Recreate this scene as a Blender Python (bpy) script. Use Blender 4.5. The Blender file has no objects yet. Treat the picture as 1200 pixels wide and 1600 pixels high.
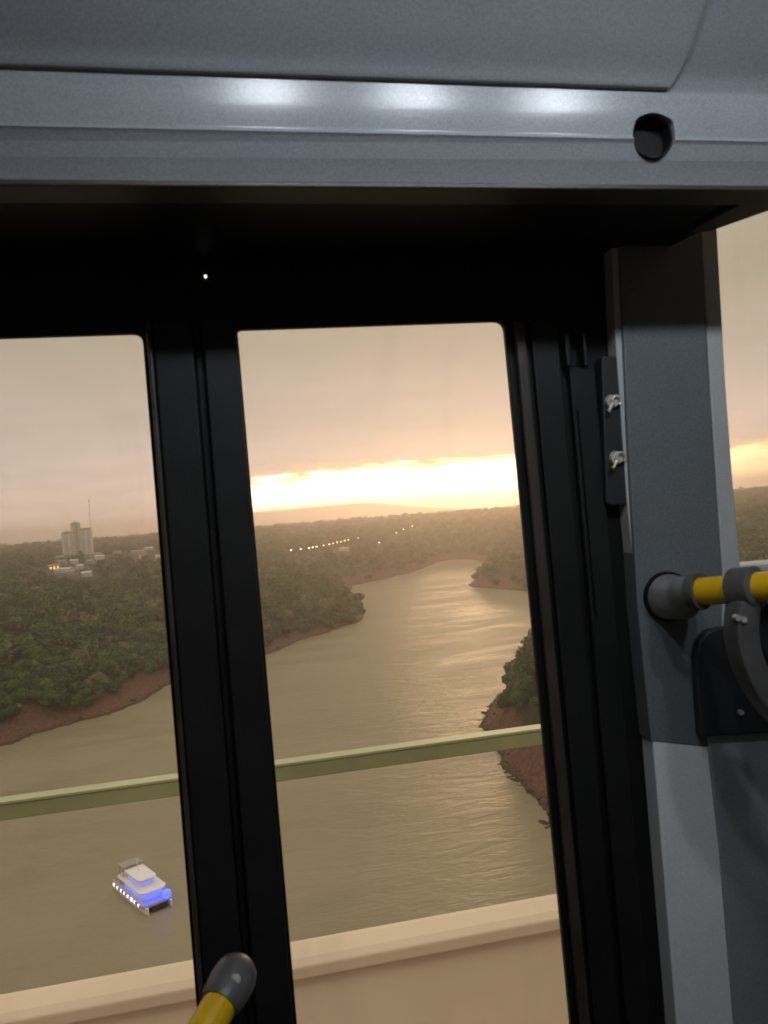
import bpy, bmesh, math, random
import numpy as np
from mathutils import Vector, Matrix

R = math.radians
random.seed(7)
rng = np.random.default_rng(7)
sc = bpy.context.scene

# ------------------------------------------------------------------ camera
YAW, PITCH, ROLL = R(11.1), R(0.32), R(4.4)
F0 = Vector((math.sin(YAW)*math.cos(PITCH), math.cos(YAW)*math.cos(PITCH), math.sin(PITCH)))
R0 = Vector((math.cos(YAW), -math.sin(YAW), 0))
U0 = R0.cross(F0)
RV = R0*math.cos(ROLL) - U0*math.sin(ROLL)
UV = U0*math.cos(ROLL) + R0*math.sin(ROLL)
cam_d = bpy.data.cameras.new('camera')
cam = bpy.data.objects.new('camera', cam_d)
sc.collection.objects.link(cam)
M = Matrix.Identity(4)
for i in range(3):
    M[i][0], M[i][1], M[i][2] = RV[i], UV[i], -F0[i]
cam.matrix_world = M
cam_d.sensor_fit = 'HORIZONTAL'; cam_d.sensor_width = 36; cam_d.lens = 36
cam_d.clip_start = 0.02; cam_d.clip_end = 30000
cam_d.dof.use_dof = True; cam_d.dof.focus_distance = 4.0
cam_d.dof.aperture_fstop = 36e-3/0.0026
sc.camera = cam

# ------------------------------------------------------------------ exposure
sc.view_settings.view_transform = 'Standard'
sc.view_settings.look = 'None'
sc.view_settings.exposure = 0.0
sc.view_settings.gamma = 1.0
sc.view_settings.use_curve_mapping = False
sc.cycles.use_denoising = True
sc.cycles.max_bounces = 8
sc.cycles.transparent_max_bounces = 12
sc.cycles.volume_bounces = 0
sc.cycles.sample_clamp_indirect = 4.0

# ------------------------------------------------------------------ node helper
class NT:
    def __init__(s, tree): s.t = tree; s.n = tree.nodes; s.l = tree.links
    def new(s, typ, **kw):
        n = s.n.new(typ)
        for k, v in kw.items(): setattr(n, k, v)
        return n
    def set(s, sock, v):
        if isinstance(v, bpy.types.NodeSocket): s.l.new(v, sock)
        else: sock.default_value = v
    def m(s, op, a, b=None, c=None, clamp=False):
        n = s.new('ShaderNodeMath', operation=op); n.use_clamp = clamp
        for i, v in enumerate((a, b, c)):
            if v is not None: s.set(n.inputs[i], v)
        return n.outputs[0]
    def ss(s, v, a, b, smooth=True):
        n = s.new('ShaderNodeMapRange', interpolation_type='SMOOTHSTEP' if smooth else 'LINEAR')
        s.set(n.inputs['Value'], v); s.set(n.inputs['From Min'], a); s.set(n.inputs['From Max'], b)
        return n.outputs[0]
    def mix(s, f, a, b, blend='MIX'):
        n = s.new('ShaderNodeMix', data_type='RGBA', blend_type=blend)
        s.set(n.inputs[0], f)
        s.set(n.inputs[6], a if isinstance(a, bpy.types.NodeSocket) else (*a, 1)); s.set(n.inputs[7], b if isinstance(b, bpy.types.NodeSocket) else (*b, 1))
        return n.outputs[2]
    def ramp(s, f, stops):
        n = s.new('ShaderNodeValToRGB'); e = n.color_ramp.elements
        e[0].position = stops[0][0]; e[0].color = (*stops[0][1], 1)
        e[1].position = stops[-1][0]; e[1].color = (*stops[-1][1], 1)
        for p, c in stops[1:-1]:
            x = e.new(p); x.color = (*c, 1)
        s.set(n.inputs[0], f); return n.outputs[0]
    def noise(s, vec, scale, detail=4, rough=0.55, dist=0.0):
        n = s.new('ShaderNodeTexNoise'); 
        if vec is not None: s.l.new(vec, n.inputs['Vector'])
        n.inputs['Scale'].default_value = scale; n.inputs['Detail'].default_value = detail
        n.inputs['Roughness'].default_value = rough; n.inputs['Distortion'].default_value = dist
        return n.outputs['Fac']
    def mapping(s, vec, scale=(1, 1, 1), rot=(0, 0, 0)):
        n = s.new('ShaderNodeMapping'); s.l.new(vec, n.inputs[0])
        n.inputs['Scale'].default_value = scale; n.inputs['Rotation'].default_value = rot
        return n.outputs[0]

# ------------------------------------------------------------------ world: dusk overcast with a bright gap low in the west
SUN_AZ, SUN_EL = R(18.0), R(2.6)
world = bpy.data.worlds.new('World'); sc.world = world; world.use_nodes = True
W = NT(world.node_tree); W.n.clear()
tc = W.new('ShaderNodeTexCoord')
sep = W.new('ShaderNodeSeparateXYZ'); W.l.new(tc.outputs['Generated'], sep.inputs[0])
el = W.m('MULTIPLY', W.m('ARCSINE', sep.outputs[2]), 57.2958)                       # degrees above the horizon
az = W.m('MULTIPLY', W.m('ARCTAN2', sep.outputs[0], sep.outputs[1]), 57.2958)       # degrees clockwise from +Y
stretch = W.mapping(tc.outputs['Generated'], (1, 1, 5))
nz = W.noise(stretch, 4.0, 5, 0.55)
nz2 = W.noise(W.mapping(tc.outputs['Generated'], (1.5, 1.5, 16)), 6.0, 6, 0.6, 0.3)
elw = W.m('ADD', el, W.m('MULTIPLY', W.m('SUBTRACT', nz, 0.5), 7.0))
cloud = W.ramp(W.ss(elw, 0, 60, False), [(0.0, (.95, .76, .65)), (.05, (.77, .615, .53)), (.08, (.64, .52, .455)), (.13, (.525, .438, .37)),
        (.24, (.40, .345, .262)), (.42, (.44, .385, .29)), (.75, (.72, .65, .53)), (1.0, (.95, .87, .73))])
cloud = W.mix(W.m('MULTIPLY', W.ss(nz2, .35, .75), .16), cloud, (.42, .33, .27))
# bright clear gap
low = W.m('ADD', W.m('MULTIPLY', W.ss(az, 8.0, 20.0), -1.3), 1.0)
low = W.m('ADD', low, W.m('MULTIPLY', W.m('SUBTRACT', nz, .5), 1.6))
nz3 = W.noise(W.mapping(tc.outputs['Generated'], (1, 1, 4)), 14.0, 6, .62, .4)
high = W.m('ADD', 3.75, W.m('ADD', W.m('MULTIPLY', W.m('SUBTRACT', nz, .5), 2.4), W.m('MULTIPLY', W.m('SUBTRACT', nz3, .5), 3.0)))
high = W.m('ADD', high, W.m('MULTIPLY', W.ss(az, 2.0, 16.0), .5))
high = W.m('SUBTRACT', high, W.m('MULTIPLY', W.ss(az, 24.0, 36.0), 1.3))
gap = W.m('MULTIPLY', W.ss(el, W.m('SUBTRACT', low, .35), W.m('ADD', low, .5)),
          W.m('SUBTRACT', 1.0, W.ss(el, W.m('SUBTRACT', high, .8), W.m('ADD', high, .4))))
gaz = W.m('MULTIPLY', W.ss(az, -6.5, 1.0), W.m('SUBTRACT', 1.0, W.ss(az, 30.0, 62.0)))
gap = W.m('MULTIPLY', gap, gaz)
bright = W.m('SUBTRACT', 1.0, W.m('MULTIPLY', W.ss(az, 20.0, 36.0), .74))
gapc = W.mix(W.m('MULTIPLY', bright, W.ss(W.noise(W.mapping(tc.outputs['Generated'], (1, 1, 12)), 3.6, 5, .55), .30, .52)), (1.7, 1.25, .55), (4.2, 3.4, 2.1))
gapc = W.mix(W.ss(gap, .45, 1.0), (1.25, .74, .34), gapc)
glow = W.m('MULTIPLY', W.m('MULTIPLY', gaz, W.m('SUBTRACT', 1.0, W.ss(el, 1.0, 8.5))), .28)
cloud = W.mix(glow, cloud, (1.0, .66, .46))
col = W.mix(gap, cloud, gapc)
nish = W.new('ShaderNodeTexSky', sky_type='NISHITA'); nish.sun_disc = False
nish.sun_elevation = SUN_EL; nish.sun_rotation = SUN_AZ
bg1 = W.new('ShaderNodeBackground'); W.l.new(nish.outputs[0], bg1.inputs[0]); bg1.inputs[1].default_value = 0.05
bg2 = W.new('ShaderNodeBackground'); W.l.new(col, bg2.inputs[0]); bg2.inputs[1].default_value = 1.27
add = W.new('ShaderNodeMixShader'); add.inputs[0].default_value = 0.92
W.l.new(bg1.outputs[0], add.inputs[1]); W.l.new(bg2.outputs[0], add.inputs[2])
wo = W.new('ShaderNodeOutputWorld'); W.l.new(add.outputs[0], wo.inputs[0])

sun_d = bpy.data.lights.new('sun', 'SUN'); sun_d.energy = 1.1; sun_d.angle = R(12); sun_d.color = (1, .66, .38)
sun = bpy.data.objects.new('sun', sun_d); sc.collection.objects.link(sun)
sd = Vector((math.sin(SUN_AZ)*math.cos(SUN_EL), math.cos(SUN_AZ)*math.cos(SUN_EL), math.sin(SUN_EL)))
sun.rotation_euler = sd.to_track_quat('Z', 'Y').to_euler()
sun.location = (0, 0, 40)

# ------------------------------------------------------------------ unprojection: a line of sight meets a plane of the place
def ray(px, py):
    return (F0 + RV*((px-600)/1200) - UV*((py-800)/1200))
def P(px, py, y):
    d = ray(px, py); return d*(y/d.y)
def G(px, py, z):
    d = ray(px, py); return d*(z/d.z)
def project(x, y, z):
    v = Vector((x, y, z)); t = v.dot(F0)
    return 600+1200*v.dot(RV)/t, 800-1200*v.dot(UV)/t, t

# ------------------------------------------------------------------ materials
def mat(name, col, rough=.6, metal=0.0, var=.12, nscale=6.0, bump=0.0, bscale=200.0, emit=None, strength=0, spec=None, var2=None, coord='Object'):
    m = bpy.data.materials.new(name); m.use_nodes = True
    t = NT(m.node_tree); b = t.n['Principled BSDF']
    c = t.new('ShaderNodeTexCoord').outputs[coord]
    n = t.noise(c, nscale, 5, .6)
    gr = t.noise(c, 520, 2, .8)
    dark = tuple(x*(1-var) for x in col); lite = tuple(min(1, x*(1+var)) for x in (var2 or col))
    basec = t.mix(t.ss(n, .3, .7), dark, lite)
    if bscale >= 380: basec = t.mix(t.ss(gr, .3, .7), t.mix(.16, basec, (0, 0, 0)), t.mix(.06 if max(col) > .1 else 0.0, basec, (1, 1, 1)))
    t.l.new(basec, b.inputs['Base Color'])
    t.set(b.inputs['Roughness'], t.m('ADD', rough-.035, t.m('MULTIPLY', t.noise(c, nscale*3, 5, .65), .07)))
    b.inputs['Metallic'].default_value = metal
    if spec is not None: b.inputs['Specular IOR Level'].default_value = spec
    if bump:
        bp = t.new('ShaderNodeBump'); bp.inputs['Strength'].default_value = bump; bp.inputs['Distance'].default_value = .001
        t.l.new(t.noise(c, bscale, 3), bp.inputs['Height']); t.l.new(bp.outputs[0], b.inputs['Normal'])
    if emit:
        b.inputs['Emission Color'].default_value = (*emit, 1); b.inputs['Emission Strength'].default_value = strength
    return m
MT = {}
MT['valance'] = mat('grey_gloss_plastic', (.285, .305, .325), .235, bump=.12, bscale=380, var=.05)
MT['pillar'] = mat('blue_grey_paint', (.132, .15, .162), .5, bump=.35, bscale=420, var=.08)
MT['pale_trim'] = mat('pale_grey_trim', (.52, .54, .55), .5, bump=.3, bscale=420, var=.06)
MT['pale_paint'] = mat('pale_grey_paint', (.86, .88, .9), .5, bump=.3, bscale=420, var=.05)
MT['mid_panel'] = mat('slate_grey_panel', (.27, .295, .31), .55, bump=.4, bscale=400, var=.12)
MT['black'] = mat('black_window_rubber', (.008, .008, .008), .5, spec=.25, bump=.3, bscale=300, var=.25, nscale=12)
MT['black_soft'] = mat('black_anodised_frame', (.013, .013, .013), .5, spec=.3, bump=.5, bscale=500, var=.2, nscale=14)
MT['brown_trim'] = mat('brown_black_lip', (.05, .04, .034), .45, bump=.3, var=.35, nscale=9)
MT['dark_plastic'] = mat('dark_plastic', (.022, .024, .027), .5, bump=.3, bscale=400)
MT['rubber'] = mat('rubber_plug', (.006, .006, .006), .6, spec=.2, bump=.4, bscale=200)
MT['casting'] = mat('grey_cast_metal', (.30, .30, .295), .33, metal=.2, bump=.8, bscale=160, var=.3, nscale=20)
MT['dgrey'] = mat('dark_grey_clamp', (.095, .092, .09), .42, bump=.4, bscale=200, var=.2, nscale=20)
MT['steel'] = mat('bright_steel', (.66, .63, .58), .32, metal=.35, var=.2, nscale=60)
MT['brass'] = mat('brassy_steel', (.5, .42, .16), .35, metal=.4, var=.2, nscale=60)
MT['yellow'] = mat('yellow_paint', (.80, .47, .008), .3, bump=.2, bscale=120, var=.08, nscale=20)
MT['ceiling'] = mat('off_white_ceiling', (.72, .72, .72), .5)
MT['floor'] = mat('dark_bus_floor', (.05, .05, .055), .7)
MT['inner'] = mat('grey_bus_lining', (.36, .37, .38), .6)
MT['lamp'] = mat('lamp_diffuser', (.8, .8, .8), .4, emit=(.86, .93, 1.0), strength=136)
MT['led'] = mat('small_indicator', (.8, .8, .8), .4, emit=(1, .98, .92), strength=1.3)
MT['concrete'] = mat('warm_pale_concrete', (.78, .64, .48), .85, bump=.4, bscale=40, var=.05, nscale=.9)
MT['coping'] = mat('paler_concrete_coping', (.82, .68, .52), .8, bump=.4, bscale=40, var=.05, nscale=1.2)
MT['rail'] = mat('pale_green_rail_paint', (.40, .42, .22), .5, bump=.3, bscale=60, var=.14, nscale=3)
MT['rail_top'] = mat('pale_green_rail_top_paint', (.50, .52, .31), .5, bump=.3, bscale=60, var=.10, nscale=3)  # rail green made lighter, sky light on the top face put into the colour
MT['asphalt'] = mat('asphalt', (.05, .05, .05), .9, bump=.6, bscale=60)

def glass_mat():
    m = bpy.data.materials.new('thin_window_glass'); m.use_nodes = True
    t = NT(m.node_tree); t.n.clear()
    tr = t.new('ShaderNodeBsdfTransparent'); tr.inputs[0].default_value = (.985, .98, .965, 1)
    gl = t.new('ShaderNodeBsdfGlossy'); gl.inputs['Roughness'].default_value = .03
    fr = t.new('ShaderNodeFresnel'); fr.inputs[0].default_value = 1.3
    mx = t.new('ShaderNodeMixShader'); t.l.new(fr.outputs[0], mx.inputs[0]); t.l.new(tr.outputs[0], mx.inputs[1]); t.l.new(gl.outputs[0], mx.inputs[2])
    du_ = t.new('ShaderNodeBsdfDiffuse'); du_.inputs[0].default_value = (.6, .56, .5, 1)
    c = t.new('ShaderNodeTexCoord').outputs['Object']
    sm = t.ss(t.noise(t.mapping(c, (1, 1, .35), (0, R(20), 0)), 9, 6, .65, .6), .45, .85)
    m2 = t.new('ShaderNodeMixShader'); t.l.new(t.m('ADD', .006, t.m('MULTIPLY', sm, .05)), m2.inputs[0]); t.l.new(mx.outputs[0], m2.inputs[1]); t.l.new(du_.outputs[0], m2.inputs[2])
    o = t.new('ShaderNodeOutputMaterial'); t.l.new(m2.outputs[0], o.inputs[0])
    return m
MT['glass'] = glass_mat()

# ------------------------------------------------------------------ mesh helpers
COL = sc.collection
class MB:
    def __init__(s): s.v = []; s.f = []
    def add(s, vs, fs):
        o = len(s.v); s.v += [tuple(v) for v in vs]; s.f += [tuple(i+o for i in f) for f in fs]; return s
    def box(s, x0, x1, y0, y1, z0, z1):
        vs = [(x, y, z) for z in (z0, z1) for y in (y0, y1) for x in (x0, x1)]
        return s.add(vs, [(0,2,3,1),(4,5,7,6),(0,1,5,4),(2,6,7,3),(0,4,6,2),(1,3,7,5)])
    def extrude(s, pts, vec):
        """pts: 3D polygon; vec: extrusion"""
        n = len(pts); vec = Vector(vec); a = [Vector(p) for p in pts]; b = [p+vec for p in a]
        return s.add(a+b, [tuple(range(n)), tuple(range(2*n-1, n-1, -1))]+[(i, n+i, n+(i+1) % n, (i+1) % n) for i in range(n)])
    def sight(s, pts, y0, y1):
        return s.extrude([P(px, py, y0) for px, py in pts], (0, y1-y0, 0))
    def tube(s, path, rad, seg=16, cap=True):
        path = [Vector(p) for p in path]; n = len(path)
        rad = [rad]*n if not hasattr(rad, '__len__') else rad
        rings = []; up = None
        for i, p in enumerate(path):
            t = (path[min(i+1, n-1)]-path[max(i-1, 0)]).normalized()
            if up is None:
                up = t.orthogonal().normalized()
            else:
                up = (up - t*up.dot(t)).normalized()
            bt = t.cross(up)
            rings.append([p+(up*math.cos(2*math.pi*k/seg)+bt*math.sin(2*math.pi*k/seg))*rad[i] for k in range(seg)])
        vs = [v for r in rings for v in r]
        fs = [(i*seg+k, i*seg+(k+1) % seg, (i+1)*seg+(k+1) % seg, (i+1)*seg+k) for i in range(n-1) for k in range(seg)]
        if cap: fs += [tuple(range(seg-1, -1, -1)), tuple((n-1)*seg+k for k in range(seg))]
        return s.add(vs, fs)
    def band(s, path, width_dir, w, th):
        """flat strap of width w along width_dir, thickness th"""
        path = [Vector(p) for p in path]; wd = Vector(width_dir).normalized(); n = len(path); vs = []; fs = []
        for i, p in enumerate(path):
            t = (path[min(i+1, n-1)]-path[max(i-1, 0)]).normalized(); nn = t.cross(wd).normalized()
            for a, b in ((-1,-1),(1,-1),(1,1),(-1,1)): vs.append(p+wd*(a*w/2)+nn*(b*th/2))
        for i in range(n-1):
            for k in range(4): fs.append((i*4+k, i*4+(k+1) % 4, (i+1)*4+(k+1) % 4, (i+1)*4+k))
        fs += [(3,2,1,0), tuple((n-1)*4+k for k in range(4))]
        return s.add(vs, fs)
    def mesh(s, name, m, off=(0, 0, 0), smooth=False):
        me = bpy.data.meshes.new(name); off = Vector(off)
        me.from_pydata([Vector(v)-off for v in s.v], [], s.f); me.validate()
        bm = bmesh.new(); bm.from_mesh(me)
        bmesh.ops.recalc_face_normals(bm, faces=bm.faces); bm.to_mesh(me); bm.free()
        for mm in (m if isinstance(m, (list, tuple)) else [m]): me.materials.append(mm)
        if smooth:
            me.shade_smooth() if hasattr(me, 'shade_smooth') else None
            for p in me.polygons: p.use_smooth = True
        return me
    def build(s, name, m, parent=None, smooth=False, bevel=0, local=False, label=None):
        off = (0, 0, 0)
        if parent is not None and not local:
            q = parent; off = Vector((0, 0, 0))
            while q: off += q.location; q = q.parent
        o = bpy.data.objects.new(name, s.mesh(name, m, off, smooth)); COL.objects.link(o); o.parent = parent
        if bevel:
            b = o.modifiers.new('bevel', 'BEVEL'); b.width = bevel; b.segments = 2; b.limit_method = 'ANGLE'; b.angle_limit = R(35)
        if smooth:
            e = o.modifiers.new('edges', 'EDGE_SPLIT'); e.split_angle = R(40)
        if label: o['label'] = label
        return o
def tag(o, label=None, cat=None, group=None, kind=None):
    for k, v in (('label', label), ('category', cat), ('group', group), ('kind', kind)):
        if v: o[k] = v
    return o
def thing(name, label, cat, loc=(0, 0, 0), rz=0, group=None):
    o = bpy.data.objects.new(name, None); COL.objects.link(o); o.empty_display_size = .1
    o.location = loc; o.rotation_euler = (0, 0, rz); return tag(o, label, cat, group)
def copy_tree(o, parent=None):
    c = o.copy(); COL.objects.link(c); c.parent = parent
    for ch in o.children: copy_tree(ch, c)
    return c

# ================================================================== TERRAIN
WZ = -78.0
left_shore = [(-700, 1560), (-420, 1365), (-150, 1226), (0, 1168), (56, 1147), (110, 1133), (178, 1113), (225, 1092), (268, 1070),
              (330, 1048), (380, 1034), (420, 1022), (470, 1001), (520, 985), (562, 971), (572, 960), (562, 947), (546, 936), (543, 925),
              (552, 915), (580, 909), (610, 902), (640, 895), (664, 887), (680, 879), (705, 874)]
right_shore = [(740, 874), (760, 880), (762, 894), (745, 903), (732, 915), (760, 919), (800, 921), (840, 926), (900, 935),
               (930, 950), (915, 985), (880, 1020), (835, 1052), (795, 1075), (768, 1095), (757, 1115), (755, 1140), (760, 1166), (775, 1184),
               (800, 1205), (830, 1236), (862, 1285), (885, 1330)]
river = [G(px, py, WZ).xy for px, py in left_shore+right_shore]
river = [Vector((-300, -900)), Vector((-260, -60))] + river + [Vector((78, 90)), Vector((95, -60)), Vector((120, -900))]
RP = np.array([(p.x, p.y) for p in river])
def river_dist(x, y):
    """signed distance to the river outline, positive on land"""
    x = np.asarray(x, float); y = np.asarray(y, float)
    d2 = np.full(x.shape, 1e18); inside = np.zeros(x.shape, bool)
    n = len(RP)
    for i in range(n):
        ax, ay = RP[i]; bx, by = RP[(i+1) % n]
        ex, ey = bx-ax, by-ay
        t = np.clip(((x-ax)*ex+(y-ay)*ey)/(ex*ex+ey*ey+1e-9), 0, 1)
        d2 = np.minimum(d2, (x-ax-t*ex)**2+(y-ay-t*ey)**2)
        c = ((ay > y) != (by > y)) & (x < ex*(y-ay)/(ey if abs(ey) > 1e-9 else 1e-9)+ax)
        inside ^= c
    d = np.sqrt(d2)
    return np.where(inside, -d, d)
_ph = rng.uniform(0, 6.28, 24)
def wob(x, y, L, k=0):
    a = _ph[k]; b = _ph[k+1]; c = _ph[k+2]
    return (np.sin(x/L+a+1.3*np.sin(y/L*.7+b))+np.sin(y/L*1.1+c+1.1*np.sin(x/L*.8+a))+.6*np.sin((x+y)/L*1.9+b))/2.6
_hp = G(905, 1075, -60); HX, HY = _hp.x, _hp.y
HD = [-200, -30, 0, 7, 16, 24, 60, 150, 300, 500, 1000, 1800, 3500, 9000]
HH = [-95, -84, -78.1, -74, -67, -64, -57, -48, -40, -33, -25, -26, -32, -60]
def height(x, y):
    x = np.asarray(x, float); y = np.asarray(y, float)
    d = river_dist(x, y)
    dw = d + (wob(x, y, 9, 3)*2.6+wob(x, y, 3.7, 6)*1.2)*np.clip(1-np.abs(d)/60, 0, 1)
    h = np.interp(dw, HD, HH)
    amp = np.clip((d-30)/400, 0, 1)
    r = np.hypot(x, y)
    h = h + 32*np.exp(-((x-HX)**2+(y-HY)**2)/(2*34**2))*np.clip((d-6)/28, 0, 1)
    h = h + amp*(wob(x, y, 130, 9)*4.5+wob(x, y, 45, 12)*1.5) + np.clip((r-1800)/2500, 0, 1)*wob(x, y, 600, 15)*7
    return h
def march(px, py, up):
    """where a line of sight comes down to `up` metres over the ground"""
    d = ray(px, py); ts = np.geomspace(250, 5000, 1500)
    xs, ys, zs = ts*d.x, ts*d.y, ts*d.z
    g = zs-(height(xs, ys)+up); i = np.argmax((g <= 0) & (river_dist(xs, ys) > 12))
    if not g[i] <= 0: i = len(ts)-1
    return float(xs[i]), float(ys[i]), float(height(xs[i:i+1], ys[i:i+1])[0])

angs = np.concatenate([np.arange(-36, 58, .3), np.arange(58, 324, 3.0)])
rads = np.concatenate([[0.0], np.geomspace(30, 5200, 350)])
A, Rr = np.meshgrid(np.radians(angs), rads, indexing='ij')
X, Y = Rr*np.sin(A), Rr*np.cos(A)
Z = height(X.ravel(), Y.ravel()).reshape(X.shape)
na, nr = X.shape
verts = np.stack([X.ravel(), Y.ravel(), Z.ravel()], 1)
idx = np.arange(na*nr).reshape(na, nr); i2 = np.roll(idx, -1, 0)
faces = np.stack([idx[:, :-1].ravel(), idx[:, 1:].ravel(), i2[:, 1:].ravel(), i2[:, :-1].ravel()], 1)
me = bpy.data.meshes.new('ground')
me.from_pydata(verts.tolist(), [], faces.tolist()); me.shade_smooth()
mg = bpy.data.materials.new('red_earth_and_undergrowth'); mg.use_nodes = True
t = NT(mg.node_tree); b = t.n['Principled BSDF']; geo = t.new('ShaderNodeNewGeometry')
sz = t.new('ShaderNodeSeparateXYZ'); t.l.new(geo.outputs['Position'], sz.inputs[0])
n1 = t.noise(geo.outputs['Position'], .12, 6, .65); n2 = t.noise(geo.outputs['Position'], .6, 6, .7); n3 = t.noise(geo.outputs['Position'], 2.5, 4, .7)
earth = t.mix(t.ss(n2, .35, .68), (.115, .05, .03), (.235, .115, .072))
earth = t.mix(t.m('MULTIPLY', t.ss(n3, .5, .75), .55), earth, (.06, .03, .022))
green = t.mix(t.ss(n2, .3, .7), (.022, .032, .012), (.05, .06, .022))
hz = t.m('ADD', sz.outputs[2], t.m('MULTIPLY', t.m('SUBTRACT', n1, .5), 9))
wet = t.ss(t.m('ADD', sz.outputs[2], t.m('MULTIPLY', n2, 1.5)), -77.6, -75.8)
colr = t.mix(t.ss(hz, -70.0, -66.5), t.mix(wet, (.05, .028, .018), earth), green)
t.l.new(colr, b.inputs['Base Color']); b.inputs['Roughness'].default_value = .9
bp = t.new('ShaderNodeBump'); bp.inputs['Strength'].default_value = .9; bp.inputs['Distance'].default_value = 1.5
t.l.new(n2, bp.inputs['Height']); t.l.new(bp.outputs[0], b.inputs['Normal'])
me.materials.append(mg)
ground = bpy.data.objects.new('ground', me); COL.objects.link(ground); ground['kind'] = 'structure'

# ------------------------------------------------------------------ river water
mw = bpy.data.materials.new('muddy_river_water'); mw.use_nodes = True
t = NT(mw.node_tree); b = t.n['Principled BSDF']; geo = t.new('ShaderNodeNewGeometry'); pos = geo.outputs['Position']
big = t.noise(t.mapping(pos, (1, 3.2, 1), (0, 0, R(-14))), .012, 5, .6, .6)
mid = t.noise(t.mapping(pos, (1, 2.6, 1), (0, 0, R(-14))), .07, 5, .6, .8)
t.l.new(t.mix(t.ss(big, .3, .7), (.25, .21, .125), (.30, .255, .165)), b.inputs['Base Color'])
t.set(b.inputs['Roughness'], t.m('ADD', .37, t.m('MULTIPLY', t.ss(big, .35, .65), .12)))
b.inputs['IOR'].default_value = 1.33
fine = t.noise(t.mapping(pos, (1, 2.2, 1), (0, 0, R(-14))), .42, 4, .6, .5)
hh = t.m('ADD', t.m('MULTIPLY', mid, 1.9), t.m('MULTIPLY', fine, .55))
bp = t.new('ShaderNodeBump'); bp.inputs['Strength'].default_value = .55; bp.inputs['Distance'].default_value = .55
t.l.new(hh, bp.inputs['Height']); t.l.new(bp.outputs[0], b.inputs['Normal'])
wm = MB(); N = 24
wm.add([(-1500+3000*i/N, -1500+4500*j/N, WZ) for j in range(N+1) for i in range(N+1)],
       [(j*(N+1)+i, j*(N+1)+i+1, (j+1)*(N+1)+i+1, (j+1)*(N+1)+i) for j in range(N) for i in range(N)])
wo_ = wm.build('water', mw); wo_['kind'] = 'structure'

# ------------------------------------------------------------------ rocks and driftwood along the waterline
MT['rock'] = mat('wet_dark_rock', (.055, .036, .028), .8, nscale=.4, var=.4)
rk = MB(); rr_ = random.Random(11); icb = bmesh.new(); bmesh.ops.create_icosphere(icb, subdivisions=1, radius=1)
ico_v = [v.co.copy() for v in icb.verts]; ico_f = [tuple(v.index for v in f.verts) for f in icb.faces]; icb.free()
seg = [(river[i], river[i+1]) for i in range(len(river)-1) if river[i].length < 700 and river[i+1].length < 700 and (river[i]-river[i+1]).length < 90 and river[i].y > 90]
tot = sum((b-a).length for a, b in seg)
for a, b in seg:
    for _ in range(int((b-a).length*.8)):
        p = a.lerp(b, rr_.random()); dirn = (b-a).normalized(); nn = Vector((-dirn.y, dirn.x))
        p = p+nn*rr_.gauss(0, 2.2); s_ = rr_.choice([.3, .3, .4, .5, .7, 1.0])
        gz = float(height(np.array([p.x]), np.array([p.y]))[0])
        if gz < WZ-.35 or gz > WZ+9: continue
        gz = max(gz, WZ-.1); rz_ = rr_.random()*6.28; st_x = rr_.uniform(.7, 2.4)
        rk.add([(p.x+(v.x*st_x*math.cos(rz_)-v.y*math.sin(rz_))*s_*rr_.uniform(.8, 1.15), p.y+(v.x*st_x*math.sin(rz_)+v.y*math.cos(rz_))*s_*rr_.uniform(.8, 1.15), gz+v.z*s_*.6) for v in ico_v], ico_f)
rocks = rk.build('bank_rocks', MT['rock']); tag(rocks, 'dark wet rocks and driftwood along the foot of the red banks', 'rocks', kind='stuff')

# ================================================================== TREES
def leaf_mat():
    m = bpy.data.materials.new('forest_foliage'); m.use_nodes = True
    t = NT(m.node_tree); b = t.n['Principled BSDF']; oi = t.new('ShaderNodeObjectInfo')
    c = t.new('ShaderNodeTexCoord').outputs['Object']
    base = t.ramp(oi.outputs['Random'], [(0, (.024, .068, .027)), (.3, (.046, .118, .038)), (.55, (.076, .17, .05)), (.8, (.125, .19, .06)), (.93, (.20, .22, .10)), (1, (.30, .28, .17))])
    n = t.noise(c, .45, 4, .6)
    t.l.new(t.mix(t.ss(n, .3, .7), t.mix(.45, base, (.018, .034, .014)), t.mix(.3, base, (.14, .17, .055))), b.inputs['Base Color'])
    b.inputs['Roughness'].default_value = .75; b.inputs['Specular IOR Level'].default_value = .25
    return m
MT['leaf'] = leaf_mat()
MT['bark'] = mat('tree_bark', (.09, .07, .05), .9, nscale=2)
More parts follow.
